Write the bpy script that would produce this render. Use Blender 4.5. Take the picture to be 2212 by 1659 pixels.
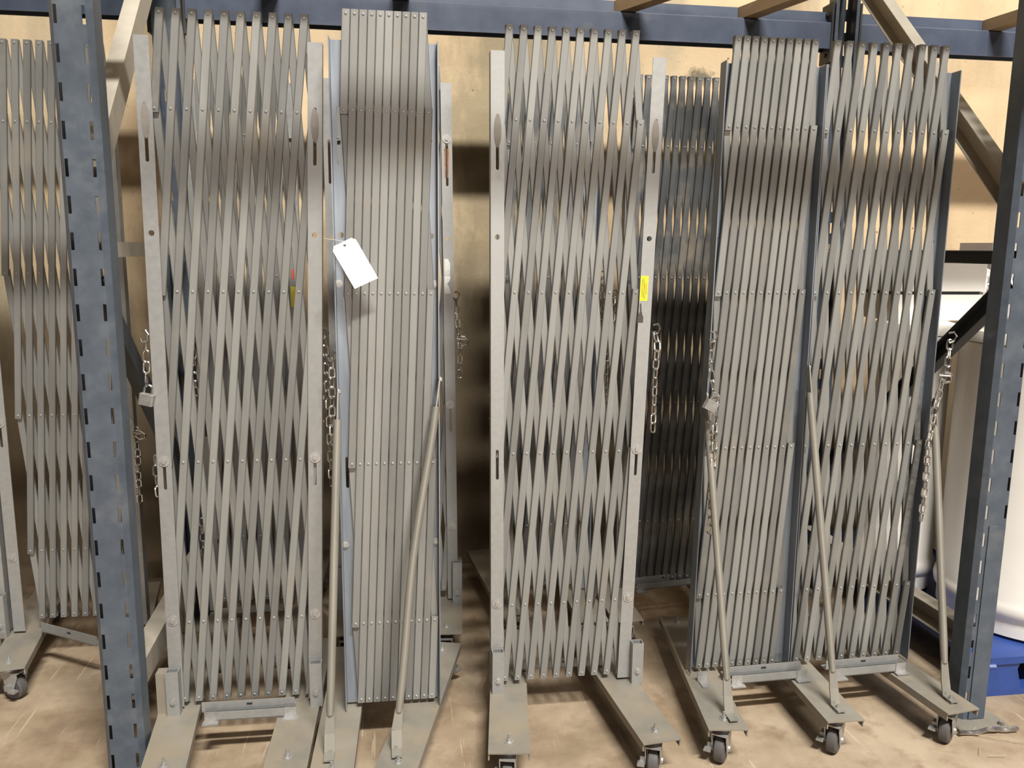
import bpy, bmesh, math, random
from mathutils import Vector, Matrix
random.seed(7)
for o in list(bpy.data.objects): bpy.data.objects.remove(o)
S = bpy.context.scene
COL = S.collection

# ------------------------------------------------------------------ camera
YAW, PITCH, ROLL, FPX = math.radians(8.2), math.radians(9.5), math.radians(0.56), 1760.0
F = Vector((math.sin(YAW)*math.cos(PITCH), math.cos(YAW)*math.cos(PITCH), -math.sin(PITCH)))
R0 = Vector((math.cos(YAW), -math.sin(YAW), 0)); U0 = R0.cross(F)
R = R0*math.cos(ROLL) + U0*math.sin(ROLL); U = -R0*math.sin(ROLL) + U0*math.cos(ROLL)
cd = bpy.data.cameras.new('camera'); cam = bpy.data.objects.new('camera', cd); COL.objects.link(cam)
cd.sensor_fit = 'HORIZONTAL'; cd.sensor_width = 36.0; cd.lens = FPX/2212.0*36.0
cd.clip_start = 0.05; cd.clip_end = 200
M = Matrix((R, U, -F)).transposed().to_4x4(); M.translation = Vector((0, 0, 1.46)); cam.matrix_world = M
S.camera = cam

# ------------------------------------------------------------------ world, lamps, exposure
w = bpy.data.worlds.new('warehouse_ambient'); S.world = w; w.use_nodes = True
bgn = w.node_tree.nodes['Background']; bgn.inputs[0].default_value = (1.0, 0.90, 0.79, 1); bgn.inputs[1].default_value = 0.060
def area(name, loc, target, sx, sy, power, col):
    l = bpy.data.lights.new(name, 'AREA'); l.shape = 'RECTANGLE'; l.size = sx; l.size_y = sy
    l.energy = power; l.color = col
    o = bpy.data.objects.new(name, l); COL.objects.link(o); o.location = loc
    o.rotation_euler = (Vector(target)-Vector(loc)).to_track_quat('-Z', 'Y').to_euler()
    return o
# fluorescent strip over the aisle, a second strip further along, and an added frontal fill lamp with no known source
area('aisle_strip_lamp', (1.8, -4.0, 10.4), (1.4, 2.4, 0.8), 3.4, 0.45, 3000, (1.0, 0.97, 0.90))
area('aisle_strip_lamp_far', (8.0, -4.0, 10.4), (5.6, 2.4, 0.8), 3.4, 0.45, 450, (1.0, 0.97, 0.90))
area('far_fill_lamp', (3.5, -25.0, 3.7), (0.8, 3.0, 1.6), 4.0, 1.20, 2500, (1.0, 0.92, 0.84))
vs = S.view_settings; vs.view_transform = 'Standard'; vs.look = 'None'; vs.gamma = 1.0; vs.use_curve_mapping = False
vs.exposure = -0.20

# ------------------------------------------------------------------ mesh helpers
class MB:
    def __init__(s): s.v = []; s.f = []
    def add(s, vs, fs):
        n = len(s.v); s.v += [tuple(p) for p in vs]; s.f += [tuple(i+n for i in f) for f in fs]; return s
    def box(s, x0, x1, y0, y1, z0, z1, m=None):
        p = [(x0,y0,z0),(x1,y0,z0),(x1,y1,z0),(x0,y1,z0),(x0,y0,z1),(x1,y0,z1),(x1,y1,z1),(x0,y1,z1)]
        if m is not None: p = [tuple(m @ Vector(q)) for q in p]
        return s.add(p, [(0,3,2,1),(4,5,6,7),(0,1,5,4),(1,2,6,5),(2,3,7,6),(3,0,4,7)])
    def loft(s, rings, caps=True):
        n = len(rings[0]); vs = [p for r in rings for p in r]; fs = []
        for k in range(len(rings)-1):
            for i in range(n):
                j = (i+1) % n
                fs.append((k*n+i, k*n+j, (k+1)*n+j, (k+1)*n+i))
        if caps: fs += [tuple(range(n))[::-1], tuple((len(rings)-1)*n+i for i in range(n))]
        return s.add(vs, fs)
    def tube(s, pts, r, n=8, caps=True):
        pts = [Vector(p) for p in pts]; rings = []
        rr = r if isinstance(r, (list, tuple)) else [r]*len(pts)
        ref = Vector((0.3, 0.2, 0.93)).normalized()
        for k, p in enumerate(pts):
            t = (pts[min(k+1, len(pts)-1)] - pts[max(k-1, 0)]).normalized()
            a = t.cross(ref)
            if a.length < .05: a = t.cross(Vector((1, 0, 0)))
            a.normalize(); b = t.cross(a)
            rings.append([p + a*rr[k]*math.cos(2*math.pi*i/n) + b*rr[k]*math.sin(2*math.pi*i/n) for i in range(n)])
        return s.loft(rings, caps)
    def cyl(s, c, axis, r, h, n=12, r2=None):
        c = Vector(c); a = Vector(axis).normalized()
        q = a.to_track_quat('Z', 'X').to_matrix(); r2 = r if r2 is None else r2
        rings = []
        for hh, rad in ((0, r), (h, r2)):
            rings.append([c + a*hh + q @ Vector((rad*math.cos(2*math.pi*i/n), rad*math.sin(2*math.pi*i/n), 0)) for i in range(n)])
        return s.loft(rings)
    def lathe(s, prof, n=24, c=(0,0,0)):
        rings = [[(c[0]+r*math.cos(2*math.pi*i/n), c[1]+r*math.sin(2*math.pi*i/n), c[2]+z) for i in range(n)] for r, z in prof]
        return s.loft(rings)
    def prism(s, poly, y0, y1):      # poly in x,z
        return s.loft([[(x, y0, z) for x, z in poly], [(x, y1, z) for x, z in poly]])
    def mesh(s, name, mat, smooth=True):
        me = bpy.data.meshes.new(name); me.from_pydata(s.v, [], s.f)
        bm = bmesh.new(); bm.from_mesh(me); bmesh.ops.recalc_face_normals(bm, faces=bm.faces); bm.to_mesh(me); bm.free()
        if smooth:
            for p in me.polygons: p.use_smooth = True
            me.set_sharp_from_angle(angle=math.radians(35))
        if mat: me.materials.append(mat)
        return me
    def build(s, name, mat, parent=None, smooth=True, loc=None):
        o = bpy.data.objects.new(name, s.mesh(name, mat, smooth)); COL.objects.link(o)
        if parent: o.parent = parent
        if loc is not None: o.location = loc
        return o
def link(name, me, parent=None, loc=None, rot=None):
    o = bpy.data.objects.new(name, me); COL.objects.link(o)
    if parent: o.parent = parent
    if loc is not None: o.location = loc
    if rot is not None: o.rotation_euler = rot
    return o
def empty(name, loc=(0,0,0)):
    o = bpy.data.objects.new(name, None); COL.objects.link(o); o.location = loc; o.empty_display_size = .05; return o
def tag(o, label=None, cat=None, group=None, kind=None):
    for k, v in (('label', label), ('category', cat), ('group', group), ('kind', kind)):
        if v: o[k] = v
    return o

# ------------------------------------------------------------------ materials
def nodes(name):
    m = bpy.data.materials.new(name); m.use_nodes = True; nt = m.node_tree
    return m, nt, nt.nodes['Principled BSDF']
def ramp(nt, fac, stops):
    r = nt.nodes.new('ShaderNodeValToRGB'); e = r.color_ramp.elements
    while len(e) < len(stops): e.new(0.5)
    for q, (p, c) in zip(e, stops): q.position = p; q.color = (*c, 1) if len(c) == 3 else c
    nt.links.new(fac, r.inputs[0]); return r.outputs[0]
def noise(nt, vec, scale, detail=4, rough=.55, stretch=None):
    if stretch:
        mp = nt.nodes.new('ShaderNodeMapping'); mp.inputs['Scale'].default_value = stretch
        nt.links.new(vec, mp.inputs[0]); vec = mp.outputs[0]
    n = nt.nodes.new('ShaderNodeTexNoise'); n.inputs['Scale'].default_value = scale
    n.inputs['Detail'].default_value = detail; n.inputs['Roughness'].default_value = rough
    nt.links.new(vec, n.inputs['Vector']); return n.outputs[0]
def mix(nt, fac, a, b, mode='MIX'):
    n = nt.nodes.new('ShaderNodeMix'); n.data_type = 'RGBA'; n.blend_type = mode
    for k, v in ((0, fac), (6, a), (7, b)):
        if isinstance(v, bpy.types.NodeSocket): nt.links.new(v, n.inputs[k])
        elif isinstance(v, (int, float)): n.inputs[k].default_value = v
        else: n.inputs[k].default_value = (*v, 1)
    return n.outputs[2]
def coord(nt, kind='Object'):
    return nt.nodes.new('ShaderNodeTexCoord').outputs[kind]
def bump(nt, b, h, strength, dist=.002):
    n = nt.nodes.new('ShaderNodeBump'); n.inputs['Strength'].default_value = strength; n.inputs['Distance'].default_value = dist
    nt.links.new(h, n.inputs['Height']); nt.links.new(n.outputs[0], b.inputs['Normal'])
def metal(name, lo, hi, metallic, rough, scale=25, stretch=None, vary=.12, dust=None, dust_amt=(.5, .75), dust_scale=4):
    m, nt, b = nodes(name); c = coord(nt)
    n1 = noise(nt, c, scale, 5, .6, stretch)
    col = ramp(nt, n1, [(.3, lo), (.7, hi)])
    if vary:
        oi = nt.nodes.new('ShaderNodeObjectInfo')
        mr = nt.nodes.new('ShaderNodeMapRange'); mr.inputs[3].default_value = 1-vary; mr.inputs[4].default_value = 1+vary*.6
        nt.links.new(oi.outputs['Random'], mr.inputs[0])
        col = mix(nt, 1.0, col, mr.outputs[0], 'MULTIPLY')
    if dust:
        n2 = noise(nt, c, dust_scale, 6, .62)
        f = ramp(nt, n2, [(dust_amt[0], (0,0,0)), (dust_amt[1], (1,1,1))])
        col = mix(nt, f, col, dust)
        mm = nt.nodes.new('ShaderNodeMapRange'); mm.inputs[3].default_value = metallic; mm.inputs[4].default_value = 0.0
        nt.links.new(f, mm.inputs[0]); nt.links.new(mm.outputs[0], b.inputs['Metallic'])
    else: b.inputs['Metallic'].default_value = metallic
    nt.links.new(col, b.inputs['Base Color'])
    rr = nt.nodes.new('ShaderNodeMapRange'); rr.inputs[3].default_value = rough-.08; rr.inputs[4].default_value = rough+.1
    nt.links.new(n1, rr.inputs[0]); nt.links.new(rr.outputs[0], b.inputs['Roughness'])
    return m
def plain(name, col, rough=.5, metallic=0.0, var=.12, scale=20):
    m, nt, b = nodes(name); c = coord(nt); n = noise(nt, c, scale)
    a = tuple(x*(1-var) for x in col); d = tuple(min(1, x*(1+var)) for x in col)
    nt.links.new(ramp(nt, n, [(.3, a), (.7, d)]), b.inputs['Base Color'])
    b.inputs['Roughness'].default_value = rough; b.inputs['Metallic'].default_value = metallic
    return m
GALV = metal('galvanized_bar', (.175,.174,.166), (.245,.242,.23), .18, .45, 14, (1,1,.12), .26, (.235,.21,.17), (.55,.78), 5)
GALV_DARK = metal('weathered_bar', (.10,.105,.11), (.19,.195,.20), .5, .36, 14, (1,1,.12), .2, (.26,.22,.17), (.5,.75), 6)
GALV_POST = metal('galvanized_post', (.285,.285,.28), (.33,.328,.32), .4, .45, 60, None, .05, (.27,.25,.22), (.6,.85), 6)
GALV_BLUE = metal('bright_galvanized_angle', (.17,.19,.22), (.26,.285,.325), .4, .38, 40, (1,1,.1), .06)
PLATE = metal('dusty_foot_plate', (.19,.178,.155), (.27,.25,.215), .2, .55, 9, None, .1, (.245,.205,.15), (.40,.68), 7)
ZINC = metal('zinc_hardware', (.34,.335,.325), (.46,.45,.44), .6, .42, 60, None, .08)
CHAIN = metal('chain_steel', (.52,.51,.49), (.72,.71,.69), .95, .22, 80, None, .1)
TUBE = metal('brace_tube', (.21,.20,.172), (.28,.262,.228), .3, .45, 12, (1,1,.2), .05)
RUBBER = plain('caster_tread', (.075,.068,.066), .6)
DARKMETAL = plain('dark_caster_steel', (.10,.095,.09), .4, .6)
BLUE = metal('blue_rack_paint', (.052,.066,.088), (.080,.097,.122), 0.0, .45, 18, None, 0, (.12,.125,.13), (.55,.9), 9)
BLUEBEAM = metal('blue_beam_paint', (.046,.058,.092), (.064,.080,.120), 0.0, .42, 10, None, 0, (.12,.115,.11), (.62,.9), 7)
BRACE = metal('dusty_rack_brace', (.33,.30,.25), (.42,.38,.32), 0.05, .6, 10, None, 0, (.15,.17,.20), (.66,.8), 5)
BRACE_SHADED = plain('shaded_rack_brace', (.05,.058,.068), .55)  # braces that get little light: their shade is put into the colour
WOOD = metal('raw_wood', (.20,.13,.07), (.33,.23,.13), 0, .7, 12, (1,.08,1), .1)
BLACK = plain('black_steel', (.02,.02,.02), .6)
PAPER = plain('white_card', (.90,.89,.86), .7, 0, .01)
STRING = plain('cotton_string', (.75,.70,.6), .8)
YELLOW = plain('yellow_label', (.85,.72,.02), .45, 0, .03)
RED = plain('red_label', (.75,.09,.05), .5, 0, .05)
INK = plain('label_ink', (.12,.10,.02), .6)
GLUE = plain('dark_label_residue', (.06,.055,.045), .8, 0, .3, 200)
TORN = plain('pale_label_residue', (.62,.62,.58), .8, 0, .1, 100)
RUST = plain('rust', (.30,.13,.06), .85, 0, .35, 120)
RUB = plain('rub_mark_dirt', (.22,.20,.175), .6, .2, .1, 40)
DRUM = plain('white_plastic', (.70,.67,.63), .42, 0, .05, 3)
WRAP = plain('crumpled_clear_plastic', (.82,.80,.78), .25, 0, .08, 30)
GREYBOX = plain('grey_plastic_case', (.42,.40,.41), .6, 0, .05)
BLUEPL = plain('blue_plastic', (.022,.055,.22), .4, 0, .2, 8)
STRAW = plain('straw', (.42,.33,.21), .8)

def wall_mat():
    m, nt, b = nodes('painted_concrete_wall'); c = coord(nt)
    n1 = noise(nt, c, 1.6, 6, .6); col = ramp(nt, n1, [(.3, (.47,.34,.20)), (.5, (.56,.42,.26)), (.72, (.63,.49,.32))])
    st = noise(nt, c, 1.0, 5, .6, (2.6, 1, .35)); f = ramp(nt, st, [(.52, (0,0,0)), (.68, (1,1,1))])
    col = mix(nt, f, col, (.36,.30,.20))
    sx = nt.nodes.new('ShaderNodeSeparateXYZ'); nt.links.new(c, sx.inputs[0])
    def mth(op, a, b):
        n = nt.nodes.new('ShaderNodeMath'); n.operation = op
        for k, v in ((0, a), (1, b)):
            if isinstance(v, (int, float)): n.inputs[k].default_value = v
            else: nt.links.new(v, n.inputs[k])
        return n.outputs[0]
    nb = noise(nt, c, 2.3, 6, .65, (1.5, 1, .6))
    dx = mth('ABSOLUTE', mth('SUBTRACT', sx.outputs[0], .50), 0.0)          # tall grey-brown leak stain on the wall
    blob = mth('ADD', mth('SUBTRACT', .62, dx), mth('MULTIPLY', mth('SUBTRACT', nb, .5), .9))
    col = mix(nt, ramp(nt, blob, [(.30, (0,0,0)), (.50, (.85,.85,.85))]), col, (.235,.19,.115))
    less_shade = mth('MULTIPLY', mth('GREATER_THAN', sx.outputs[0], 1.95), .25)  # weaker painted shade towards the right
    low = mth('ADD', mth('SUBTRACT', mth('SUBTRACT', 1.72, less_shade), sx.outputs[2]), mth('MULTIPLY', mth('SUBTRACT', nb, .5), 1.6))   # dimness behind the gates, put into the lower wall's colour
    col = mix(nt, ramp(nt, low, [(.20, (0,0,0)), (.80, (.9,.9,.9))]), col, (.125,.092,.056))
    n3 = noise(nt, c, 38, 3, .7); f3 = ramp(nt, n3, [(.66, (0,0,0)), (.74, (.7,.7,.7))]); col = mix(nt, f3, col, (.30,.20,.11))
    vo = nt.nodes.new('ShaderNodeTexVoronoi'); vo.inputs['Scale'].default_value = 9; nt.links.new(c, vo.inputs['Vector'])
    f4 = ramp(nt, vo.outputs['Distance'], [(.03, (1,1,1)), (.06, (0,0,0))]); col = mix(nt, f4, col, (.20,.13,.07))
    sm = mth('SQRT', mth('ADD', mth('POWER', mth('SUBTRACT', sx.outputs[0], 1.34), 2), mth('POWER', mth('MULTIPLY', mth('SUBTRACT', sx.outputs[2], 2.21), 1.6), 2)), 0)
    sm = mth('ADD', sm, mth('MULTIPLY', mth('SUBTRACT', n3, .5), .12))      # small dark smudge below the beam
    col = mix(nt, ramp(nt, sm, [(.03, (.85,.85,.85)), (.075, (0,0,0))]), col, (.10,.09,.055))
    nt.links.new(col, b.inputs['Base Color']); b.inputs['Roughness'].default_value = .75
    bump(nt, b, noise(nt, c, 60, 5, .7), .35, .004); return m
def floor_mat():
    m, nt, b = nodes('worn_concrete_floor'); c = coord(nt)
    n1 = noise(nt, c, 2.2, 7, .62); col = ramp(nt, n1, [(.32, (.14,.10,.066)), (.47, (.28,.21,.142)), (.64, (.41,.325,.235))])
    n2 = noise(nt, c, 9, 6, .65); f2 = ramp(nt, n2, [(.50, (0,0,0)), (.68, (.75,.75,.75))]); col = mix(nt, f2, col, (.21,.145,.092))
    mp = nt.nodes.new('ShaderNodeMapping'); mp.inputs['Rotation'].default_value = (0,0,.5); mp.inputs['Scale'].default_value = (30, 1.6, 1)
    nt.links.new(c, mp.inputs[0]); n3 = noise(nt, mp.outputs[0], 2.2, 3, .5)
    f3 = ramp(nt, n3, [(.66, (0,0,0)), (.70, (.55,.55,.55))]); col = mix(nt, f3, col, (.52,.42,.31))
    n4 = noise(nt, c, 5, 2, .5); f4 = ramp(nt, n4, [(.70, (0,0,0)), (.74, (.8,.8,.8))]); col = mix(nt, f4, col, (.19,.125,.08))
    nt.links.new(col, b.inputs['Base Color'])
    rr = ramp(nt, n2, [(.3, (.38,)*3), (.7, (.6,)*3)]); nt.links.new(rr, b.inputs['Roughness'])
    bump(nt, b, n2, .12, .003); return m

# ------------------------------------------------------------------ room shell
WY = 3.61
fl = MB().box(-9, 9, -32, WY+.3, -.1, 0).build('floor', floor_mat(), smooth=False); tag(fl, 'worn tan concrete floor', 'floor', kind='structure')
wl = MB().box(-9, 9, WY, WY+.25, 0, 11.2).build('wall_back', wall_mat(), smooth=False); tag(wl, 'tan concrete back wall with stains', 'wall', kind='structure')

# ------------------------------------------------------------------ pallet rack
def rack_post(parent, x, y, z1, faces_front=True):
    """column: perforated front face, chamfered corners, open back"""
    s = 1 if faces_front else -1
    a, t, d = .037, .0025, .070
    holes = []; z = .06
    while z + .045 < z1: holes.append((z, z+.042)); z += .0865
    mb = MB()
    def strip(u0, u1): mb.box(x+u0, x+u1, min(y, y+s*t), max(y, y+s*t), .006, z1)
    strip(-.0275, .0275)
    for sg in (-1, 1):
        e0, e1 = sorted((sg*.0365, sg*.0355)); strip(e0, e1)
        prev = .006
        for (h0, h1) in holes:
            mb.box(x+min(sg*.0275, sg*.0355), x+max(sg*.0275, sg*.0355), min(y, y+s*t), max(y, y+s*t), prev, h0); prev = h1
        mb.box(x+min(sg*.0275, sg*.0355), x+max(sg*.0275, sg*.0355), min(y, y+s*t), max(y, y+s*t), prev, z1)
        prof = [(sg*.0365, 0), (sg*.049, s*.014), (sg*.049, s*d), (sg*.036, s*d), (sg*.036, s*(d-t)), (sg*(.049-t), s*(d-t)), (sg*(.049-t), s*.0152), (sg*(.0365-t*.4), s*t)]
        mb.loft([[(x+u, y+v, zz) for u, v in prof] for zz in (.006, z1)])
    return mb.build('post', BLUE, parent)
def channel_brace(parent, p0, p1, mat, w=.042, d=.026, name='brace'):
    """C-channel from p0 to p1 lying in the frame plane (x const)"""
    p0, p1 = Vector(p0), Vector(p1); t = (p1-p0).normalized(); nx = Vector((1,0,0)); nx = (nx - t*nx.dot(t)).normalized(); q = t.cross(nx)
    th = .003
    prof = [(-d/2,-w/2),(d/2,-w/2),(d/2,w/2),(-d/2,w/2),(-d/2,w/2-th),(d/2-th,w/2-th),(d/2-th,-w/2+th),(-d/2,-w/2+th)]
    return MB().loft([[p + nx*a + q*b for a, b in prof] for p in (p0, p1)]).build(name, mat, parent)
FY, BY = 2.13, 3.11
def upright(xf, xb, label, hmat):
    fr = empty('upright_frame', (0, 0, 0)); tag(fr, label, 'rack frame')
    rack_post(fr, xf, FY, 3.6); rack_post(fr, xb, BY+.075, 3.6, False)
    yf, yb = FY+.05, BY+.02
    def X(y): return xf + (xb-xf)*(y-FY)/(BY-FY)
    def P(y, z): return (X(y), y, z)
    channel_brace(fr, P(yf, 1.60), P(yb, 2.56), BRACE, .072, .045)
    channel_brace(fr, P(yf, 1.445), P(yb, 1.445), hmat, .040, .034)
    channel_brace(fr, P(yf, 1.36), P(yb, .50), BRACE_SHADED, .055, .035)
    channel_brace(fr, P(yf, .26), P(yb, .26), BRACE, .075, .055)
    channel_brace(fr, P(yf, 2.66), P(yb, 2.66), BRACE_SHADED, .04, .03)
    for (x, y) in ((xf, FY), (xb, BY-.01)):
        b = MB(); b.box(x-.085, x+.085, y-.06, y+.09, 0, .008)
        b.cyl((x+.066, y-.04, .008), (0,0,1), .009, .012, 6)
        b.cyl((x-.066, y+.07, .008), (0,0,1), .009, .012, 6)
        b.build('base_plate', PLATE, fr)
    return fr
upright(-.739, -.768, 'blue perforated rack upright frame standing at the left', BRACE)
upright(1.787, 1.742, 'blue perforated rack upright frame at the right beside the white drum', BRACE_SHADED)  # its horizontal brace takes the painted-shade colour
mb = MB(); pts = [(1.787-.10+.0195*q+random.uniform(-.003,.003), FY-.068+random.uniform(-.004,.004), .010+random.uniform(-.002,.005)) for q in range(11)]
mb.tube(pts, [random.uniform(.006,.0095) for q in range(11)], 7)
SHINY = metal('crumpled_foil_tape', (.30,.27,.24), (.62,.58,.54), .9, .25, 60, None, 0)
# lower guard sleeve on the right front post
rf = [o for o in COL.objects if o.name.startswith('upright_frame')][1]
MB().box(1.787-.020, 1.787+.034, FY-.004, FY-.0003, .01, .645).build('reinforcing_plate', BLUE, rf)
mb.build('foil_tape', SHINY, rf)

def beam(x0, x1, yfront, zb, sgn, label, group, name='rack_beam', cut=0.0):
    """step beam: ledge faces the bay (sgn=-1: ledge towards the viewer)"""
    r = empty(name, ((x0+x1)/2, yfront, zb)); tag(r, label, 'rack beam', group)
    h, l, d, st = .143-cut, .098-cut, .066, .036
    s = -sgn
    t = .003; prof = [(0, 0), (0, l-.005), (s*.005, l), (s*st, l), (s*st, h), (s*d, h), (s*d, 0), (s*(d-t), 0), (s*(d-t), h-t), (s*(st+t), h-t), (s*(st+t), l-t), (s*t, l-t), (s*t, 0)]
    hx = (x1-x0)/2
    MB().loft([[(x, a, b) for a, b in prof] for x in (-hx, hx)]).build('beam_body', BLUEBEAM, r)
    for e in (-1, 1):
        mb = MB().box(e*hx-.004, e*hx+.004, min(s*-.004, s*.075), max(s*-.004, s*.075), -.05, .17)
        for q in range(4): mb.cyl((e*hx-e*.004, s*.03, -.02+q*.05), (-e, 0, 0), .007, .006, 8)
        mb.build('end_connector', BLACK, r)
    return r
ZB = 2.232
beam(-.708, 1.684, BY+.012, ZB, -1, 'blue step beam running along the wall above the gates, between the frames', 'back beams')
beam(1.800, 4.25, BY+.012, ZB, -1, 'blue step beam along the wall at top right, beyond the right frame', 'back beams')
beam(-3.30, -.828, BY+.012, ZB, -1, 'blue step beam along the wall at top left, behind the left rack post', 'back beams')
beam(-.682, 1.730, FY+.066, ZB+.045, 1, 'blue front rack beam above the gates, over the top of the picture', 'front beams', cut=.045)
beam(1.844, 4.25, FY+.066, ZB+.045, 1, 'blue front rack beam of the bay to the right, over the top of the picture', 'front beams', cut=.045)
beam(-3.30, -.796, FY+.066, ZB+.045, 1, 'blue front rack beam of the bay to the left, over the top of the picture', 'front beams', cut=.045)
# timber cross supports resting on the ledges
for x, sh, lab in [(-.42, -.1, 'timber cross support above the left gate'), (.03, -.15, 'timber cross support above the gate with the white tag'), (.858, -.50, 'timber cross support resting on the blue beam, second from the right frame'),
                (1.345, -.30, 'timber cross support on the blue beam nearest the right frame, on its left'), (2.375, -.13, 'timber cross support on the blue beam right of the diagonal brace')]:
    y0, y1 = FY+.032, BY+.046; wd = MB(); hw = .030
    wd.loft([[(sh*(y-y1)-hw, y-y1, 0), (sh*(y-y1)+hw, y-y1, 0), (sh*(y-y1)+hw, y-y1, .044), (sh*(y-y1)-hw, y-y1, .044)] for y in (y0, y1)])
    o = wd.build('timber_support', WOOD, smooth=False, loc=(x, y1, ZB+.0985)); tag(o, lab, 'timber', 'timber cross supports')

# unseen pipe added overhead, cut to length to shade a band across the gates
vp = empty('added_shade_pipe', (0.8, 1.45, 2.86)); tag(vp, 'unseen pipe added above the top of the picture to shade the gates', 'pipe')
MB().tube([(-1.1, 0, 0), (0.4, 0, 0), (2.4, 0, 0), (5, 0, 0)], .050, 20).build('shade_pipe_run', GALV_POST, vp)
for x in (-0.9, 2.0, 4.6):
    MB().cyl((x, 0, .050), (0,0,1), .005, 7.0, 8).build('shade_pipe_hanger_rod', ZINC, vp)
    MB().cyl((x-.02, 0, 0), (1,0,0), .054, .04, 20).build('shade_pipe_clamp', ZINC, vp)

# ------------------------------------------------------------------ gates
DH = .2369; ZL = .15; BW = .0206; BD = .0088; BT = .002
RIVET_ROWS = (0, 1, 3, 5, 7, 8)
def near_bar(i, N):
    lo = 0 if i >= 0 else -2*i-1; hi = min(8, int(2*(N-.5-i)))
    if hi < 8 and hi % 2 == 0: hi -= 1
    return lo, hi
def bar_mesh(mb, pts, y0, out):
    """channel along pts (x,z); web on the side 'out' (-1 = towards viewer)"""
    a, t, d = BW/2, BT, BD
    prof = [(-a, d), (-a, .0016), (-a+.0016, 0), (a-.0016, 0), (a, .0016), (a, d), (a-t, d), (a-t, t), (-a+t, t), (-a+t, d)]
    rings = []
    for (x, z) in pts:
        rings.append([(x+u, (y0+v) if out < 0 else (y0+d-v), z) for u, v in prof])
    mb.loft(rings)
def lattice(root, cx, tops, bots, N, back, mat, dz=0, jitter=.0008):
    xb0, xb1 = bots; xt0, xt1 = tops
    def pos(k, h):
        t = h/8; f = k/(N-1)
        xb = xb0+(xb1-xb0)*f; xt = xt0+(xt1-xt0)*f
        return (xb+(xt-xb)*t-cx, ZL+dz+DH*h)
    out = -1
    riv = MB()
    for far in (0, 1):
        rng = range(-4, N) if not far else range(0, N+4)
        for i in rng:
            if not far: lo, hi = near_bar(i, N); K = lambda h: i+h/2
            else: lo, hi = near_bar(N-1-i, N); K = lambda h: i-h/2
            if hi-lo < 1: continue
            pts = [pos(K(h), h) for h in (lo, (lo+hi)/2, hi)]
            jx = random.uniform(-jitter, jitter); pts[1] = (pts[1][0]+jx, pts[1][1])
            (xa, za), (xm, zm), (xc, zc) = pts; L = math.hypot(xc-xa, zc-za); ux, uz = (xc-xa)/L, (zc-za)/L
            e = .0105; pts = [(xa-ux*e, za-uz*e), (xm, zm), (xc+ux*e, zc+uz*e)]
            mb = MB(); bar_mesh(mb, pts, -.0098 if not far else .0006, out); mb.build('lattice_bar', mat, root)
            if not far:
                for h in RIVET_ROWS:
                    if lo <= h <= hi:
                        x, z = pos(K(h), h); yy = -.0098
                        n = 8; r1 = .0040; r2 = .0025; hh = .0024
                        ring = lambda r, y: [(x+r*math.cos(2*math.pi*q/n), y, z+r*math.sin(2*math.pi*q/n)) for q in range(n)]
                        riv.loft([ring(r1, yy+.0004), ring(r1*.95, yy-hh*.5), ring(r2, yy-hh)])
    ro = riv.build('rivets', GALV_POST, root); tag(ro, kind='stuff')
def post(root, cx, xb, xt, outer, back, holes=True, z0=.13, z1=1.985, mat=None):
    """angle upright: face leg 38 mm with slots, flange at the outer edge"""
    W, t = .038, .003
    y0 = -.0195 if not back else .0135
    X = lambda z: xb+(xt-xb)*(z-z0)/(z1-z0)-cx
    mb = MB()
    hs = [(.831, .041, .0042), (1.489, 0, .0075), (1.746, .070, .0045)] if holes else [(1.489, 0, .0075)]
    segs = []; prev = z0
    for zc, a, r in hs:
        m = a+r+.012; segs.append((prev, zc-m, None)); segs.append((zc-m, zc+m, (zc, a, r))); prev = zc+m
    segs.append((prev, z1, None))
    for s0, s1, h in segs:
        if h is None:
            mb.loft([[(X(z)-W/2, y0, z), (X(z)+W/2, y0, z), (X(z)+W/2, y0+t, z), (X(z)-W/2, y0+t, z)] for z in (s0, s1)])
            continue
        zc, a, r = h; inner = []; outer_p = []
        for base, zcc, zedge, sg in ((0, zc+a, s1, 1), (math.pi, zc-a, s0, -1)):
            H = abs(zedge-zcc); ca = math.atan2(H, W/2)
            angs = sorted([base+math.pi*q/8 for q in range(9)] + [base+ca, base+math.pi-ca])
            for an in angs:
                c, s = math.cos(an), math.sin(an)
                inner.append((r*c, zcc+r*s))
                k = min((W/2)/abs(c) if abs(c) > 1e-6 else 1e9, H/abs(s) if abs(s) > 1e-6 else 1e9)
                outer_p.append((k*c, zcc+k*s))
        n = len(inner); vs = []; fs = []
        for pts in (inner, outer_p):
            for y in (y0, y0+t): vs += [(X(q[1])+q[0], y, q[1]) for q in pts]
        for q in range(n):
            p = (q+1) % n
            fs += [(q, p, 2*n+p, 2*n+q), (n+q, 3*n+q, 3*n+p, n+p), (q, n+q, n+p, p)]
        mb.add(vs, fs)
    sg = outer
    f0, f1 = (y0+t, y0+.036) if not back else (y0-.040, y0)
    e = [(sg*(W/2-t), f0), (sg*W/2, f0), (sg*W/2, f1), (sg*(W/2-t), f1)]
    if sg < 0: e = e[::-1]
    mb.loft([[(X(z)+u, v, z) for u, v in e] for z in (z0, z1)])
    return mb.build('post', mat or (GALV_BLUE if back else GALV_POST), root)
def bolt_mesh(r=.0068, h=.006, wr=.0135, stud=0.0):
    mb = MB().cyl((0,0,0), (0,0,1), wr, .002, 16)
    mb.cyl((0,0,.002), (0,0,1), r, h, 6)
    if stud: mb.cyl((0,0,.002+h), (0,0,1), r*.55, stud, 8)
    return mb.mesh('bolt', ZINC)
BOLT_BIG = bolt_mesh(.0072, .004, .0155); BOLT = bolt_mesh(.0062, .005, .0105); NUT = bolt_mesh(.0078, .007, .0125, .014)
FRONT = (math.pi/2, 0, 0)
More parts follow.
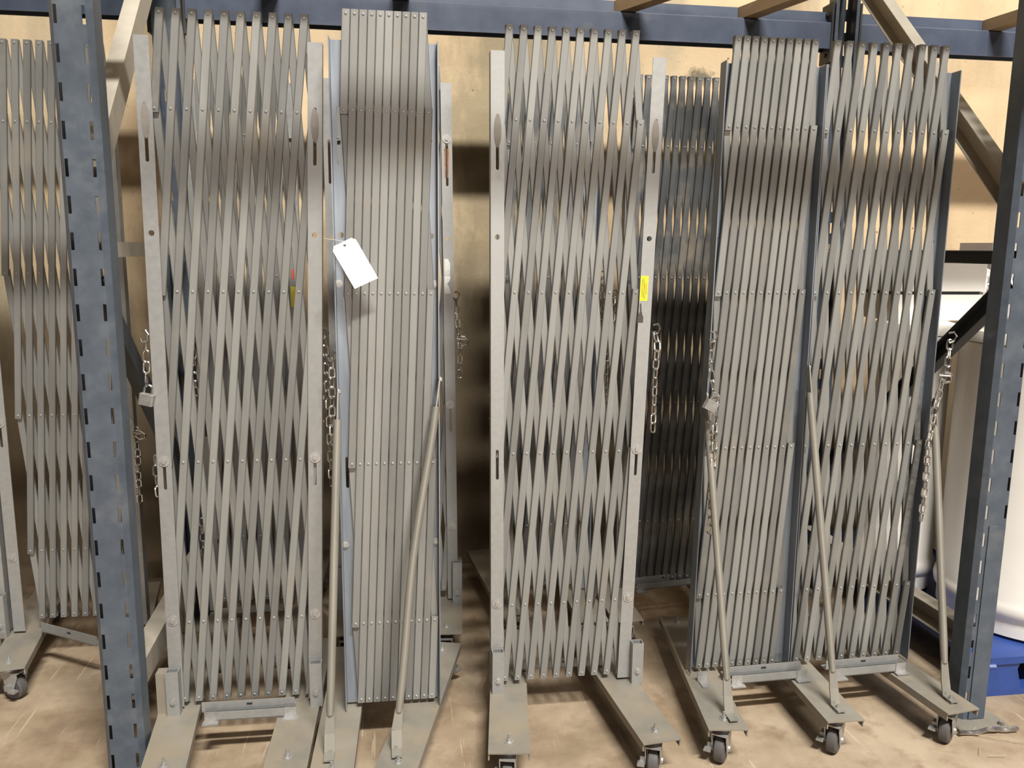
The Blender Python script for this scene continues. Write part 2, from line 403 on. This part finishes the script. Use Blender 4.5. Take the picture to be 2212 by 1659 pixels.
def front_hardware(root, cx, xb, xt, rub=True, washer_mid=True, z0=.13, z1=1.985, dz=0):
    X = lambda z: xb+(xt-xb)*(z-z0)/(z1-z0)-cx
    y = -.0197
    link('bolt', BOLT_BIG, root, (X(.398+dz), y, .398+dz), FRONT)
    if washer_mid: link('bolt', BOLT_BIG, root, (X(.868+dz), y, .868+dz), FRONT)
    if rub:
        mb = MB(); pts = []
        for q in range(16):
            an = 2*math.pi*q/16; pts.append((X(1.775+dz)+.0105*math.cos(an), 1.775+dz+.045*math.sin(an)))
        mb.prism(pts, -.0203, -.0196); mb.build('rub_mark', RUB, root)
def socket(root, x, dz=0, y=-.050):
    mb = MB(); a, b, t = .0175, .0145, .003; z0, z1 = .121, .255+dz
    o = [(-a,-b),(a,-b),(a,b),(-a,b)]; i = [(-a+t,-b+t),(a-t,-b+t),(a-t,b-t),(-a+t,b-t)]
    vs = [(x+u, y+.013+v, z) for z in (z0, z1) for u, v in o] + [(x+u, y+.013+v, z) for z in (z0, z1) for u, v in i]
    fs = []
    for q in range(4):
        p = (q+1) % 4
        fs += [(q, p, 4+p, 4+q), (8+q, 12+q, 12+p, 8+p), (4+q, 4+p, 12+p, 12+q), (q, 8+q, 8+p, p)]
    mb.add(vs, fs); s = mb.build('post_socket', GALV_POST, root)
    link('bolt', BOLT, s, (x, y-.0018, .165), FRONT)
# caster meshes (origin: swivel centre under the plate, z=0 floor)
def caster_meshes():
    wh = MB(); r, hw = .0400, .0155
    rings = []
    for (x, rr) in ((-hw, .012), (-hw, r-.006), (-hw+.004, r-.001), (0, r), (hw-.004, r-.001), (hw, r-.006), (hw, .012)):
        rings.append([(x, rr*math.cos(2*math.pi*q/20), rr*math.sin(2*math.pi*q/20)) for q in range(20)])
    wh.loft(rings)
    fk = MB()
    for s in (-1, 1):
        poly = [(-.012, -.013), (.012, -.013), (.022, .022), (.036, .052), (-.030, .052), (-.032, .040)]
        x0, x1 = sorted((s*.0195, s*.022))
        fk.loft([[(x0, a, b) for a, b in poly], [(x1, a, b) for a, b in poly]])
        fk.cyl((s*.022, 0, 0), (s, 0, 0), .0085, .005, 6)
    fk.box(-.022, .022, -.032, .036, .049, .053)
    fk.cyl((0, .016, .052), (0,0,1), .026, .010, 14)
    fk.cyl((0, .016, .062), (0,0,1), .017, .008, 12)
    br = MB().box(-.042, -.022, -.036, -.012, -.006, .0).box(-.036, -.022, -.016, .006, -.004, .014)
    return wh.mesh('caster_wheel', RUBBER), fk.mesh('caster_fork', ZINC), br.mesh('brake_lever', ZINC)
CW, CF, CB = caster_meshes()
def foot(root, x, y, slope, L=.72, Wd=.113, zt=.121, front=True, rear=True, turns=(0, 2.6)):
    """channel-shaped foot plate through (x,y) local; slope dx/dy"""
    ang = math.atan(slope); m = Matrix.Translation((x, y, 0)) @ Matrix.Rotation(-ang, 4, 'Z')
    t = .004; h = L/2
    mb = MB().box(-Wd/2, Wd/2, -h, h, zt-t, zt, m)
    for s in (-1, 1):
        x0, x1 = sorted((s*Wd/2, s*(Wd/2-t))); mb.box(x0, x1, -h+.004, h-.004, zt-.024, zt-t, m)
    pl = mb.build('foot_plate', PLATE, root, smooth=False)
    for k, (yy, on) in enumerate(((-h+.052, front), (h-.052, rear))):
        if not on: continue
        c = m @ Vector((0, yy, 0)); rz = turns[k]-ang
        sw = Matrix.Rotation(rz, 4, 'Z') @ Vector((0, .016, 0))
        base = c - sw
        for nm, me in (('caster_wheel', CW), ('caster_fork', CF), ('brake_lever', CB)):
            link(nm, me, pl, (base.x, base.y, 0.0400 if nm == 'caster_wheel' else .0440), (0, 0, rz))
        mb = MB().cyl((c.x, c.y, .108), (0,0,1), .012, .0092, 8); mb.build('caster_stem', ZINC, pl)
        link('bolt', NUT, pl, (c.x, c.y, zt))
    return pl
def brace(root, top, foot_pt, sgn, bend=0.0):
    """flattened-end tube strut from post flange to foot plate; sgn -1 = towards the viewer"""
    T, B = Vector(top), Vector(foot_pt)
    knee = B + Vector((0, -sgn*.035, .050)); d = (T-knee).normalized()
    mb = MB()
    p1 = knee + d*.05; p2 = T - d*.075
    L = (p2-p1).length; pts = []
    for q in range(13):
        f = q/12; pts.append(p1 + d*L*f + Vector((bend*math.sin(math.pi*f)**2, 0, 0)))
    mb.tube(pts, [.0098]+[.0112]*11+[.0098], 12)
    def flat(a, b, w0, w1, th=.0045):
        a, b = Vector(a), Vector(b); t = (b-a).normalized(); sx = Vector((1,0,0)); sx = (sx-t*sx.dot(t)).normalized(); q = t.cross(sx)
        mb.loft([[p + sx*u*w + q*v*th/2 for u, v in ((-1,-1),(1,-1),(1,1),(-1,1))] for p, w in ((a, w0), (b, w1))])
    flat(p1+d*.006, knee, .0105, .0135); flat(knee, B+Vector((0, -sgn*.020, .0045)), .0135, .0140)
    flat(B+Vector((0, -sgn*.022, .0045)), B+Vector((0, sgn*.018, .0045)), .0140, .013)
    o = mb.build('brace', TUBE, root)
    mb2 = MB(); e0 = p2-d*.004; sxv = Vector((0,1,0)); t = d; sxv = (sxv-t*sxv.dot(t)).normalized(); q = t.cross(sxv)
    mb2.loft([[p + sxv*u*w + q*v*.0022 for u, v in ((-1,-1),(1,-1),(1,1),(-1,1))] for p, w in ((e0, .0105), (T, .012))])
    mb2.build('brace_tab', TUBE, o)
    link('bolt', BOLT, o, (T.x, T.y, T.z), (0, math.pi/2, 0))
    return o
def crossbar(root, p0, p1, two=True, h=.030, drop=.022, fwd=.028):
    """telescoping pair of angle bars on the feet"""
    p0, p1 = Vector(p0), Vector(p1); t = (p1-p0); L = t.length; a = math.atan2(t.y, t.x)
    m = Matrix.Translation(p0) @ Matrix.Rotation(a, 4, 'Z')
    mb = MB().box(0, L, -.0015, .0015, 0, h, m).box(0, L, -.0015, .026, -.0005, .0025, m)
    o = mb.build('crossbar', GALV_POST, root, smooth=False)
    MB().box(L*.48, L*.48+.016, -.0021, -.0014, h*.55, h*.55+.006, m).build('crossbar_slot', BLACK, o)
    if two:
        m2 = Matrix.Translation((0, 0, -drop*.55)) @ m
        MB().box(L*.06, L*1.02, -fwd, -fwd+.003, 0, h*.85, m2).box(L*.06, L*1.02, -fwd, -.002, 0, .003, m2).build('crossbar_sleeve', GALV_POST, o, smooth=False)
        for e in (.05, .90):
            MB().box(L*e, L*e+.034, -fwd-.002, -fwd+.0, -.002, h*.95, m2).box(L*e-.004, L*e+.04, -fwd-.018, -fwd+.004, -.0045, -.0005, m2).build('crossbar_clip', ZINC, o, smooth=False)
    return o
def gate(name, label, cx, Y, group=None):
    r = empty(name, (cx, Y, 0)); tag(r, label, 'folding gate', group); return r
GRP = 'portable folding gates'

# --- gate B: beside the left rack post, slotted posts facing out
cx, Y = -.44, 2.32
g = gate('folding_gate', 'wide-open galvanized lattice gate just right of the left blue rack post, slotted posts facing out', cx, Y, GRP); GB = g
lattice(g, cx, (-.586, -.225), (-.625, -.270), 10, False, GALV)
for xb, xt, o in ((-.644, -.631, -1), (-.252, -.1985, 1)):
    post(g, cx, xb, xt, o, False); front_hardware(g, cx, xb, xt)
socket(g, -.6465-cx); socket(g, -.2455-cx)
MB().box(-.695-cx, -.668-cx, -.035, .0, .121, .245).build('post_socket_stub', PLATE, g, smooth=False)
foot(g, -.643-cx, .02, -.10); foot(g, -.293-cx, .02, .02)
crossbar(g, (-.565-cx, -.065, .135), (-.305-cx, -.068, .135))
brace(g, (-.662-cx, .030, 1.03), (-.675-cx, .31, .125), 1); brace(g, (-.212-cx, .030, 1.03), (-.275-cx, .31, .125), 1)

# --- gate C: centre
cx, Y = .50, 2.32
g = gate('folding_gate', 'galvanized lattice gate at the centre, with a yellow caution label on its right post', cx, Y, GRP); GC = g
lattice(g, cx, (.317, .671), (.320, .684), 10, False, GALV)
for xb, xt, o, wm in ((.2945, .2835, -1, False), (.694, .738, 1, True)):
    post(g, cx, xb, xt, o, False); front_hardware(g, cx, xb, xt, True, wm)
socket(g, .2935-cx); socket(g, .731-cx, 0, -.045)
foot(g, .334-cx, .01, .134, turns=(-.1, 2.6)); foot(g, .676-cx, .01, -.105, turns=(-.50, 2.2))
crossbar(g, (.38-cx, .06, .135), (.66-cx, .055, .135), False)
brace(g, (.273-cx, .030, 1.03), (.385-cx, .31, .125), 1); brace(g, (.735-cx, .030, 1.03), (.645-cx, .31, .125), 1)
def label_plate(root, poly, y, mat, name, th=.0006):
    return MB().prism(poly, y-th, y).build(name, mat, root, smooth=False)
lb = label_plate(g, [(.7035-cx,1.311), (.7265-cx,1.311), (.7285-cx,1.383), (.7055-cx,1.383)], -.0197, YELLOW, 'caution_label')
fc = bpy.data.curves.new('label_text', 'FONT'); fc.body = 'CAUTION'; fc.size = .0078
fo = bpy.data.objects.new('label_text_tmp', fc); COL.objects.link(fo)
dg = bpy.context.evaluated_depsgraph_get(); tm = bpy.data.meshes.new_from_object(fo.evaluated_get(dg)); tm.materials.append(INK)
bpy.data.objects.remove(fo)
link('label_text', tm, lb, (.7200-cx, -.0205, 1.365), (math.pi/2, math.pi/2, 0))
mb = MB()
for q, (dx, l) in enumerate(((.0165, .046), (.0135, .058), (.0105, .060), (.0075, .052))):
    mb.box(.7035+dx-.002-cx, .7035+dx-.0008-cx, -.0206, -.0203, 1.316+.002*q, 1.316+.002*q+l)
mb.build('label_fine_print', INK, lb, smooth=False)
label_plate(g, [(.698-cx,1.248), (.716-cx,1.247), (.717-cx,1.263), (.714-cx,1.270), (.711-cx,1.281), (.709-cx,1.306), (.705-cx,1.300), (.706-cx,1.280), (.700-cx,1.266)], -.0197, GLUE, 'label_residue', .0004)

# --- gate D1: tightly folded, back side out, white tag
cx, Y = -.02, 2.25
g = gate('folding_gate', 'tightly folded lattice gate with two strut braces, carrying a white blank tag', cx, Y, GRP); GD = g
lattice(g, cx, (-.114, .082), (-.114, .092), 10, True, GALV)
post(g, cx, -.139, -.141, -1, True); post(g, cx, .098, .101, 1, True)
foot(g, -.170-cx, .02, .03); foot(g, .066-cx, .02, .25)
brace(g, (-.156-cx, -.030, 1.07), (-.189-cx, -.245, .125), -1); brace(g, (.118-cx, -.030, 1.10), (-.012-cx, -.25, .125), -1, -.012)
for x in (-.150, .108):
    for z in (.62, 1.36): link('bolt', BOLT, g, (x-cx, .0115, z), FRONT)
MB().box(.035-cx, .065-cx, .10, .13, .121, .160).box(.03-cx, .075-cx, .085, .10, .121, .126).build('crossbar_clip', ZINC, g, smooth=False)

# --- gate E: double gate on the right, back side out, three posts
cx, Y = 1.28, 2.32
g = gate('folding_gate', 'double-width lattice gate on the right with three strut braces and three foot plates', cx, Y, GRP); GE = g
lattice(g, cx, (.969, 1.201), (.946, 1.193), 10, True, GALV)
lattice(g, cx, (1.269, 1.610), (1.276, 1.630), 10, True, GALV)
post(g, cx, .930, .949, -1, True); post(g, cx, 1.224, 1.213, 1, True); post(g, cx, 1.266, 1.252, -1, True); post(g, cx, 1.643, 1.633, 1, True)
foot(g, .962-cx, .04, .124, turns=(-.50, 2.4)); foot(g, 1.281-cx, .04, .02, turns=(-.75, 2.6)); foot(g, 1.600-cx, .04, -.135, turns=(-1.0, 2.6))
brace(g, (.916-cx, -.030, 1.03), (.946-cx, -.272, .125), -1); brace(g, (1.235-cx, -.030, 1.11), (1.279-cx, -.268, .125), -1); brace(g, (1.663-cx, -.030, 1.0), (1.645-cx, -.263, .125), -1)
crossbar(g, (1.005-cx, -.070, .140), (1.262-cx, -.062, .140)); crossbar(g, (1.345-cx, -.070, .140), (1.600-cx, -.060, .140))
for x in (.926, 1.243): MB().box(x-.003-cx, x+.028-cx, -.060, -.056, .121, .155).box(x-cx, x+.03-cx, -.10, -.06, .121, .125).build('crossbar_clip', ZINC, g, smooth=False)

# --- rear row -------------------------------------------------------------
cx, Y = -.50, 2.97
g = gate('folding_gate', 'folded lattice gate hidden behind the left front gate, seen through its bars', cx, Y, GRP); GB2 = g
lattice(g, cx, (-.635, -.361), (-.640, -.366), 10, False, GALV, .02)
for xb, xt, o in ((-.672, -.668, -1), (-.346, -.346, 1)):
    post(g, cx, xb, xt, o, False, True, .13, 2.0); front_hardware(g, cx, xb, xt, False, True, .13, 2.0, .02)
foot(g, -.640-cx, .10, -.05); foot(g, -.370-cx, .10, .05)
label_plate(g, [(-.3615-cx,1.247), (-.3425-cx,1.247), (-.3425-cx,1.318), (-.3605-cx,1.318)], -.0197, YELLOW, 'warning_label')
label_plate(g, [(-.3560-cx,1.345), (-.3440-cx,1.345), (-.3440-cx,1.378), (-.3560-cx,1.378)], -.0197, RED, 'red_label')
crossbar(g, (-.58-cx, -.08, .14), (-.42-cx, -.08, .14), False)

cx, Y = 0.0, 2.97
g = gate('folding_gate', 'folded lattice gate behind the tagged gate, with a torn white label on its right post', cx, Y, GRP); GD2 = g
lattice(g, cx, (-.170, .154), (-.160, .170), 10, False, GALV, .02)
for xb, xt, o in ((-.214, -.217, -1), (.205, .184, 1)):
    post(g, cx, xb, xt, o, False, True, .13, 2.02); front_hardware(g, cx, xb, xt, False, True, .13, 2.02, .02)
socket(g, .219-cx, .03); socket(g, -.214-cx, .03)
X = .186
link('bolt', BOLT_BIG, g, (X-cx, -.0197, 1.833), FRONT)
MB().prism([(X-.006-cx,1.70), (X+.006-cx,1.70), (X+.009-cx,1.80), (X-.009-cx,1.80)], -.0202, -.0197).build('rust_streak', RUST, g)
MB().box(X-.0028-cx, X+.0028-cx, -.0206, -.0203, 1.70, 1.80).build('slot_gap', BLACK, g, smooth=False)
foot(g, -.170-cx, .10, .05); foot(g, .190-cx, .07, .08)
label_plate(g, [(.176-cx,1.294), (.199-cx,1.294), (.192-cx,1.322), (.186-cx,1.327), (.196-cx,1.343), (.198-cx,1.357), (.176-cx,1.357)], -.0197, PAPER, 'torn_label')
label_plate(g, [(.176-cx,1.358), (.196-cx,1.358), (.197-cx,1.40), (.190-cx,1.418), (.176-cx,1.418)], -.0197, TORN, 'label_residue', .0004)

cx, Y = .56, 2.97
g = gate('folding_gate', 'folded lattice gate in the back row, seen through the bars of the centre gate', cx, Y, GRP); GF1 = g
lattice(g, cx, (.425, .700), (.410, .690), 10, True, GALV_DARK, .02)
post(g, cx, .385, .390, -1, True, True, .13, 2.0); post(g, cx, .718, .728, 1, True, True, .13, 2.0)
foot(g, .398-cx, .14, -.11); foot(g, .700-cx, .10, .0)
brace(g, (.366-cx, -.030, 1.05), (.430-cx, -.17, .125), -1)

cx, Y = 1.02, 2.97
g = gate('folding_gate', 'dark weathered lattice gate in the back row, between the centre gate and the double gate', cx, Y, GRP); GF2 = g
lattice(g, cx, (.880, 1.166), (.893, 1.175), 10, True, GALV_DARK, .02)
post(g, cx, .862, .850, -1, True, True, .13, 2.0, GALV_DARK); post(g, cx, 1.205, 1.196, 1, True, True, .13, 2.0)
foot(g, .828-cx, .09, .0); foot(g, 1.225-cx, .13, .0)
crossbar(g, (.905-cx, -.03, .150), (1.180-cx, .01, .150))

# --- gate A: double gate at the far left
cx, Y = -1.25, 2.88
g = gate('folding_gate', 'lattice gate at the far left edge, behind the left blue rack post', cx, Y, GRP); GA = g
lattice(g, cx, (-1.234, -.915), (-1.234, -.915), 10, False, GALV, .03)
lattice(g, cx, (-1.740, -1.405), (-1.740, -1.405), 10, False, GALV, .03)
for xb, xt, o in ((-1.306, -1.306, -1), (-.903, -.903, 1), (-1.360, -1.360, 1), (-1.80, -1.80, -1)):
    post(g, cx, xb, xt, o, False, True, .13, 2.02); front_hardware(g, cx, xb, xt, False, True, .13, 2.02, .0)
socket(g, -1.352-cx, .02)
foot(g, -1.300-cx, .05, -.17, .66, turns=(1.0, 2.6)); foot(g, -.945-cx, .04, -.18, .70, turns=(1.3, 2.6)); foot(g, -1.78-cx, .05, 0)
crossbar(g, (-1.225-cx, -.04, .135), (-1.000-cx, -.175, .125), False, .034)
for q in range(2): MB().box(-1.372-cx, -1.330-cx, -.13-.05*q, -.10-.05*q, .121, .15).build('crossbar_clip', PLATE, g, smooth=False)

# ------------------------------------------------------------------ chains, padlocks, tag
def link_mesh():
    L, Wd, r = .0075, .0081, .0027; pts = []
    for q in range(13): an = math.pi*q/12; pts.append((Wd*math.cos(an), 0, L+Wd*math.sin(an)))
    for q in range(13): an = math.pi+math.pi*q/12; pts.append((Wd*math.cos(an), 0, -L+Wd*math.sin(an)))
    n = len(pts); rings = []
    for k in range(n):
        a, b = Vector(pts[k-1]), Vector(pts[(k+1) % n]); t = (b-a).normalized(); s = Vector((0,1,0)); q = t.cross(s); p = Vector(pts[k])
        rings.append([p + s*r*math.cos(2*math.pi*i/6) + q*r*math.sin(2*math.pi*i/6) for i in range(6)])
    mb = MB(); vs = [p for rr in rings for p in rr]; fs = []
    for k in range(n):
        k2 = (k+1) % n
        for i in range(6):
            j = (i+1) % 6; fs.append((k*6+i, k*6+j, k2*6+j, k2*6+i))
    mb.add(vs, fs); return mb.mesh('chain_link', CHAIN)
LINK = link_mesh(); PITCH_L = .0255
def chain(path, label, hook=True, twist=.5, kink=()):
    path = [Vector(p) for p in path]; r = empty('chain', path[0]); tag(r, label, 'chain', 'hanging chains')
    seg = [(path[k], path[k+1]) for k in range(len(path)-1)]; tot = sum((b-a).length for a, b in seg)
    n = max(2, int(tot/PITCH_L))
    def at(s):
        for a, b in seg:
            l = (b-a).length
            if s <= l or (a, b) == seg[-1]: return a+(b-a)*(s/l)
            s -= l
    for k in range(n):
        p = at((k+.5)*tot/n); d = (at(min((k+1)*tot/n, tot*.9999)) - at(k*tot/n)).normalized()
        q = (-d).to_track_quat('Z', 'Y').to_matrix().to_4x4() @ Matrix.Rotation(twist + (math.pi/2 if k % 2 else 0) + random.uniform(-.2, .2), 4, 'Z')
        o = link('chain_link', LINK, r); o.matrix_local = Matrix.Translation(p-path[0]) @ q
    if hook:
        h = [(-.004, .004, .022), (.006, -.006, .026), (.012, -.010, .014), (.006, -.008, .0), (-.006, -.006, -.006), (-.010, -.004, .004)]
        MB().tube(h, .0030, 8).build('hook', CHAIN, r)
    return r
def snap(loc, label):
    """snap/clevis clip hanging on a chain"""
    r = empty('chain_clip', loc); tag(r, label, 'clip', 'chain clips')
    MB().tube([(-.016, 0, .004), (.018, -.006, .002)], .0032, 8).build('pin', ZINC, r)
    MB().tube([(-.002, -.004, .014), (.014, -.006, .012), (.026, -.004, .0), (.022, 0, -.016), (.006, 0, -.018), (-.004, -.002, -.008)], .0045, 8).build('clip_body', CHAIN, r)
    return r
def padlock(loc, rot, label):
    r = empty('padlock', loc); tag(r, label, 'padlock', 'padlocks'); r.rotation_euler = rot
    mb = MB(); w, h, d, c = .0195, .0155, .0105, .003
    for k in range(5):
        z0 = -h+k*2*h/5; mb.loft([[(-w+c, -d, z), (w-c, -d, z), (w, -d+c, z), (w, d-c, z), (w-c, d, z), (-w+c, d, z), (-w, d-c, z), (-w, -d+c, z)] for z in (z0+.0003, z0+2*h/5-.0003)])
    mb.build('lock_body', ZINC, r)
    MB().tube([(-.011, 0, h-.002), (-.011, 0, h+.014)] + [(.011*math.cos(math.pi-math.pi*q/8), 0, h+.014+.011*math.sin(math.pi*q/8)) for q in range(1, 8)] + [(.011, 0, h+.014), (.011, 0, h-.002)], .0032, 8).build('shackle', CHAIN, r)
    return r
chain([(.760,2.318,1.216), (.764,2.305,1.182), (.763,2.31,1.106), (.763,2.31,1.009), (.762,2.31,.917)], 'short chain hanging from the right post of the centre gate')
chain([(-.199,2.345,1.205), (-.197,2.345,1.13), (-.193,2.345,1.025), (-.192,2.345,.905), (-.190,2.345,.769)], 'long chain hanging beside the right post of the left front gate')
chain([(-.172,2.24,1.158), (-.173,2.24,1.062), (-.175,2.24,.997), (-.176,2.24,.919)], 'chain hanging on the left edge of the tagged gate')
chain([(.218,2.955,1.277), (.222,2.95,1.201), (.232,2.95,1.126), (.232,2.95,.989)], 'chain on the back-row gate with the torn label')
snap((.236,2.945,1.126), 'clip on the chain of the back-row gate with the torn label')
chain([(.905,2.235,1.202), (.903,2.235,1.127), (.915,2.232,1.055)], 'upper loop of chain on the left post of the double gate, holding a padlock')
chain([(.924,2.236,1.03), (.928,2.236,.892), (.926,2.236,.764), (.926,2.236,.619)], 'tail of chain hanging below the padlock on the double gate', False)
padlock((.905,2.222,1.012), (0, math.radians(28), .15), 'square steel padlock on the chain of the double gate')
chain([(1.672,2.255,1.194), (1.668,2.25,1.116), (1.655,2.25,1.073), (1.640,2.25,.987), (1.628,2.25,.869), (1.632,2.25,.735), (1.628,2.25,.625)], 'long chain draped down the right post of the double gate')
snap((1.652,2.242,1.085), 'clip on the long chain of the double gate')
chain([(-.671,2.31,1.205), (-.670,2.31,1.148), (-.673,2.305,1.085)], 'chain with a padlock on the left post of the left front gate')
padlock((-.672,2.297,1.043), (0, math.radians(12), -.2), 'square steel padlock on the left post of the left front gate')
chain([(-.668,2.325,.88), (-.667,2.325,.80), (-.664,2.325,.76)], 'tail of chain below the padlock of the left front gate', False)
chain([(-.878,2.86,.822), (-.876,2.855,.749), (-.880,2.855,.666), (-.880,2.855,.583)], 'chain hanging from the far left gate, right of the blue rack post')
snap((-.872,2.850,.825), 'clip on the chain of the far left gate')
chain([(-.697,2.95,1.123), (-.698,2.95,1.025), (-.698,2.95,.91)], 'chain seen through the bars of the left front gate')
chain([(-.702,2.95,.485), (-.702,2.95,.344)], 'low chain end seen through the bars of the left front gate', False)
chain([(.760,2.95,1.354), (.760,2.95,1.20)], 'upper chain seen through the right bars of the centre gate')
chain([(.797,2.93,1.286), (.797,2.93,1.165)], 'short chain seen through the bars beside the yellow caution label', True)
chain([(.777,2.93,1.096), (.778,2.93,.866)], 'lower chain seen through the right bars of the centre gate', False)

tg = empty('paper_tag', (-.127, 2.176, 1.462)); tag(tg, 'blank white paper tag hanging on a string', 'tag')
ox, oz = -.127, 1.462
tp = [(-.155,1.459), (-.110,1.481), (-.098,1.477), (-.043,1.378), (-.104,1.350), (-.157,1.446)]
# card with a punched eyelet hole
n = 18; inn = [(.0035*math.cos(2*math.pi*q/n), .0035*math.sin(2*math.pi*q/n)) for q in range(n)]
def hit(an):
    dx, dz = math.cos(an), math.sin(an); best = 9
    for q in range(6):
        ax, az = tp[q][0]-ox, tp[q][1]-oz; bx, bz = tp[(q+1) % 6][0]-ox, tp[(q+1) % 6][1]-oz
        den = dx*(bz-az)-dz*(bx-ax)
        if abs(den) < 1e-9: continue
        t = (ax*(bz-az)-az*(bx-ax))/den; u = (ax*dz-az*dx)/den
        if t > 0 and -1e-6 <= u <= 1+1e-6: best = min(best, t)
    return (dx*best, dz*best)
angs = sorted([2*math.pi*q/n for q in range(n)] + [math.atan2(z-oz, x-ox) % (2*math.pi) for x, z in tp])
inn = [(.0035*math.cos(a), .0035*math.sin(a)) for a in angs]; outp = [hit(a) for a in angs]; n = len(angs)
vs_ = [(x, y, z) for pts in (inn, outp) for y in (-.0005, .0005) for x, z in pts]; fs_ = []
for q in range(n):
    p = (q+1) % n
    fs_ += [(q, p, 2*n+p, 2*n+q), (n+q, 3*n+q, 3*n+p, n+p), (q, n+q, n+p, p), (2*n+q, 2*n+p, 3*n+p, 3*n+q)]
tb = MB(); tb.add(vs_, fs_); tb.build('card', PAPER, tg, smooth=False)
MB().tube([(.0, -.002, .0), (-.004, .0, .010), (-.025, .018, .013), (-.045, .045, .015), (-.058, .072, .017)], .0009, 6).build('string', STRING, tg)

# ------------------------------------------------------------------ drum, pallet, oddments behind the right frame
pl = empty('plastic_pallet', (2.51, 2.86, 0)); tag(pl, 'blue plastic pallet on the floor under the white drums at the right', 'pallet')
MB().box(-.63, .63, -.61, .61, .115, .14).build('deck', BLUEPL, pl, smooth=False)
for yy in (-.55, 0, .55): MB().box(-.62, .62, yy-.055, yy+.055, 0, .022).build('runner', BLUEPL, pl, smooth=False)
for xx in (-.54, 0, .54):
    for yy in (-.55, 0, .55):
        MB().loft([[(xx+sx*a, yy+sy*b, z) for sx, sy in ((-1,-1),(1,-1),(1,1),(-1,1))] for z, a, b in ((.022, .085, .055), (.09, .07, .05), (.115, .075, .055))]).build('foot_block', BLUEPL, pl)
MB().tube([(-.64, -.55, .118), (-.637, -.59, .11), (-.62, -.622, .118), (-.58, -.63, .122)], .011, 8).build('loose_strap', BLUEPL, pl)
def drum(x, y, rr, label):
    dr = empty('plastic_drum', (x, y, .14)); tag(dr, label, 'drum', 'white drums')
    MB().lathe([(.05, .0), (rr-.03, 0), (rr-.005, .012), (rr-.005, .07), (rr+.008, .085), (rr+.012, .105), (rr+.008, .125), (rr, .14), (rr, .98), (rr+.005, 1.0), (rr+.005, 1.01), (.05, 1.012)], 56).build('drum_body', DRUM, dr)
    MB().lathe([(.05, 1.013), (rr+.008, 1.013), (rr+.010, 1.03), (rr+.005, 1.052), (rr-.02, 1.058), (.05, 1.058)], 56).build('lid', DRUM, dr)
    return dr
drum(2.30, 2.55, .30, 'large white plastic drum on the blue pallet, nearest the right rack post')
drum(1.985, 2.885, .135, 'white drum further back, half hidden behind the double gate')
drum(2.62, 3.085, .27, 'white drum behind the right rack post, under the grey case')
bk = empty('plastic_tub', (2.05, 2.98, 1.199)); tag(bk, 'white plastic tub with a dark slit, on the drum behind the double gate', 'tub')
MB().loft([[(sx*a, sy*b, z) for sx, sy in ((-1,-1),(1,-1),(1,1),(-1,1))] for z, a, b in ((0, .175, .11), (.10, .188, .12))]).build('tub_body', DRUM, bk, smooth=False)
MB().box(-.18, .18, -.112, .112, .1005, .112).build('slit', BLACK, bk, smooth=False)
MB().box(-.192, .192, -.124, .124, .1125, .235).build('tub_lid', DRUM, bk, smooth=False)
bx = empty('grey_case', (2.67, 3.19, 1.199)); tag(bx, 'grey case with a round plug on its face, behind the right rack post', 'case')
MB().box(-.23, .23, -.10, .10, 0, .30).build('case_body', GREYBOX, bx, smooth=False)
MB().cyl((-.105, -.1005, .150), (0,-1,0), .019, .004, 20).build('round_plug', plain('grey_plug', (.30,.29,.30), .6), bx)
bm = bmesh.new(); bmesh.ops.create_icosphere(bm, subdivisions=4, radius=1)
for v in bm.verts:
    nn = v.co.copy(); k = 1+.22*math.sin(7*nn.x+3*nn.z)*math.sin(9*nn.y+2)+.16*abs(math.sin(13*nn.z+8*nn.x))+.08*math.sin(23*nn.y+11*nn.z)
    v.co = Vector((nn.x*.060*k, nn.y*.05*k, (nn.z if nn.z > -.85 else -.85)*.085*k))
zmin = min(v.co.z for v in bm.verts)
for v in bm.verts: v.co.z -= zmin
me = bpy.data.meshes.new('plastic_wrap'); bm.to_mesh(me); bm.free(); me.materials.append(WRAP)
for p in me.polygons: p.use_smooth = True
me.set_sharp_from_angle(angle=math.radians(40))
tag(link('plastic_wrap', me, None, (2.405, 3.01, 1.199)), 'crumpled clear plastic wrap on top of the white drum', 'plastic wrap')
# straw and shreds by the right rack base
mb = MB()
for (x, y, a, l) in [(1.72,2.055,.6,.05),(1.735,2.05,-.5,.06),(1.80,2.03,-.8,.05),(1.68,1.96,.9,.04),(1.70,1.95,-.2,.05),(1.79,2.02,-.4,.07)]:
    mb.tube([(x, y, .010), (x+l*math.cos(a), y+l*math.sin(a), .012)], .0008, 5)
tag(mb.build('straw_debris', STRAW), 'loose straw on the floor by the right rack base', 'straw', kind='stuff')
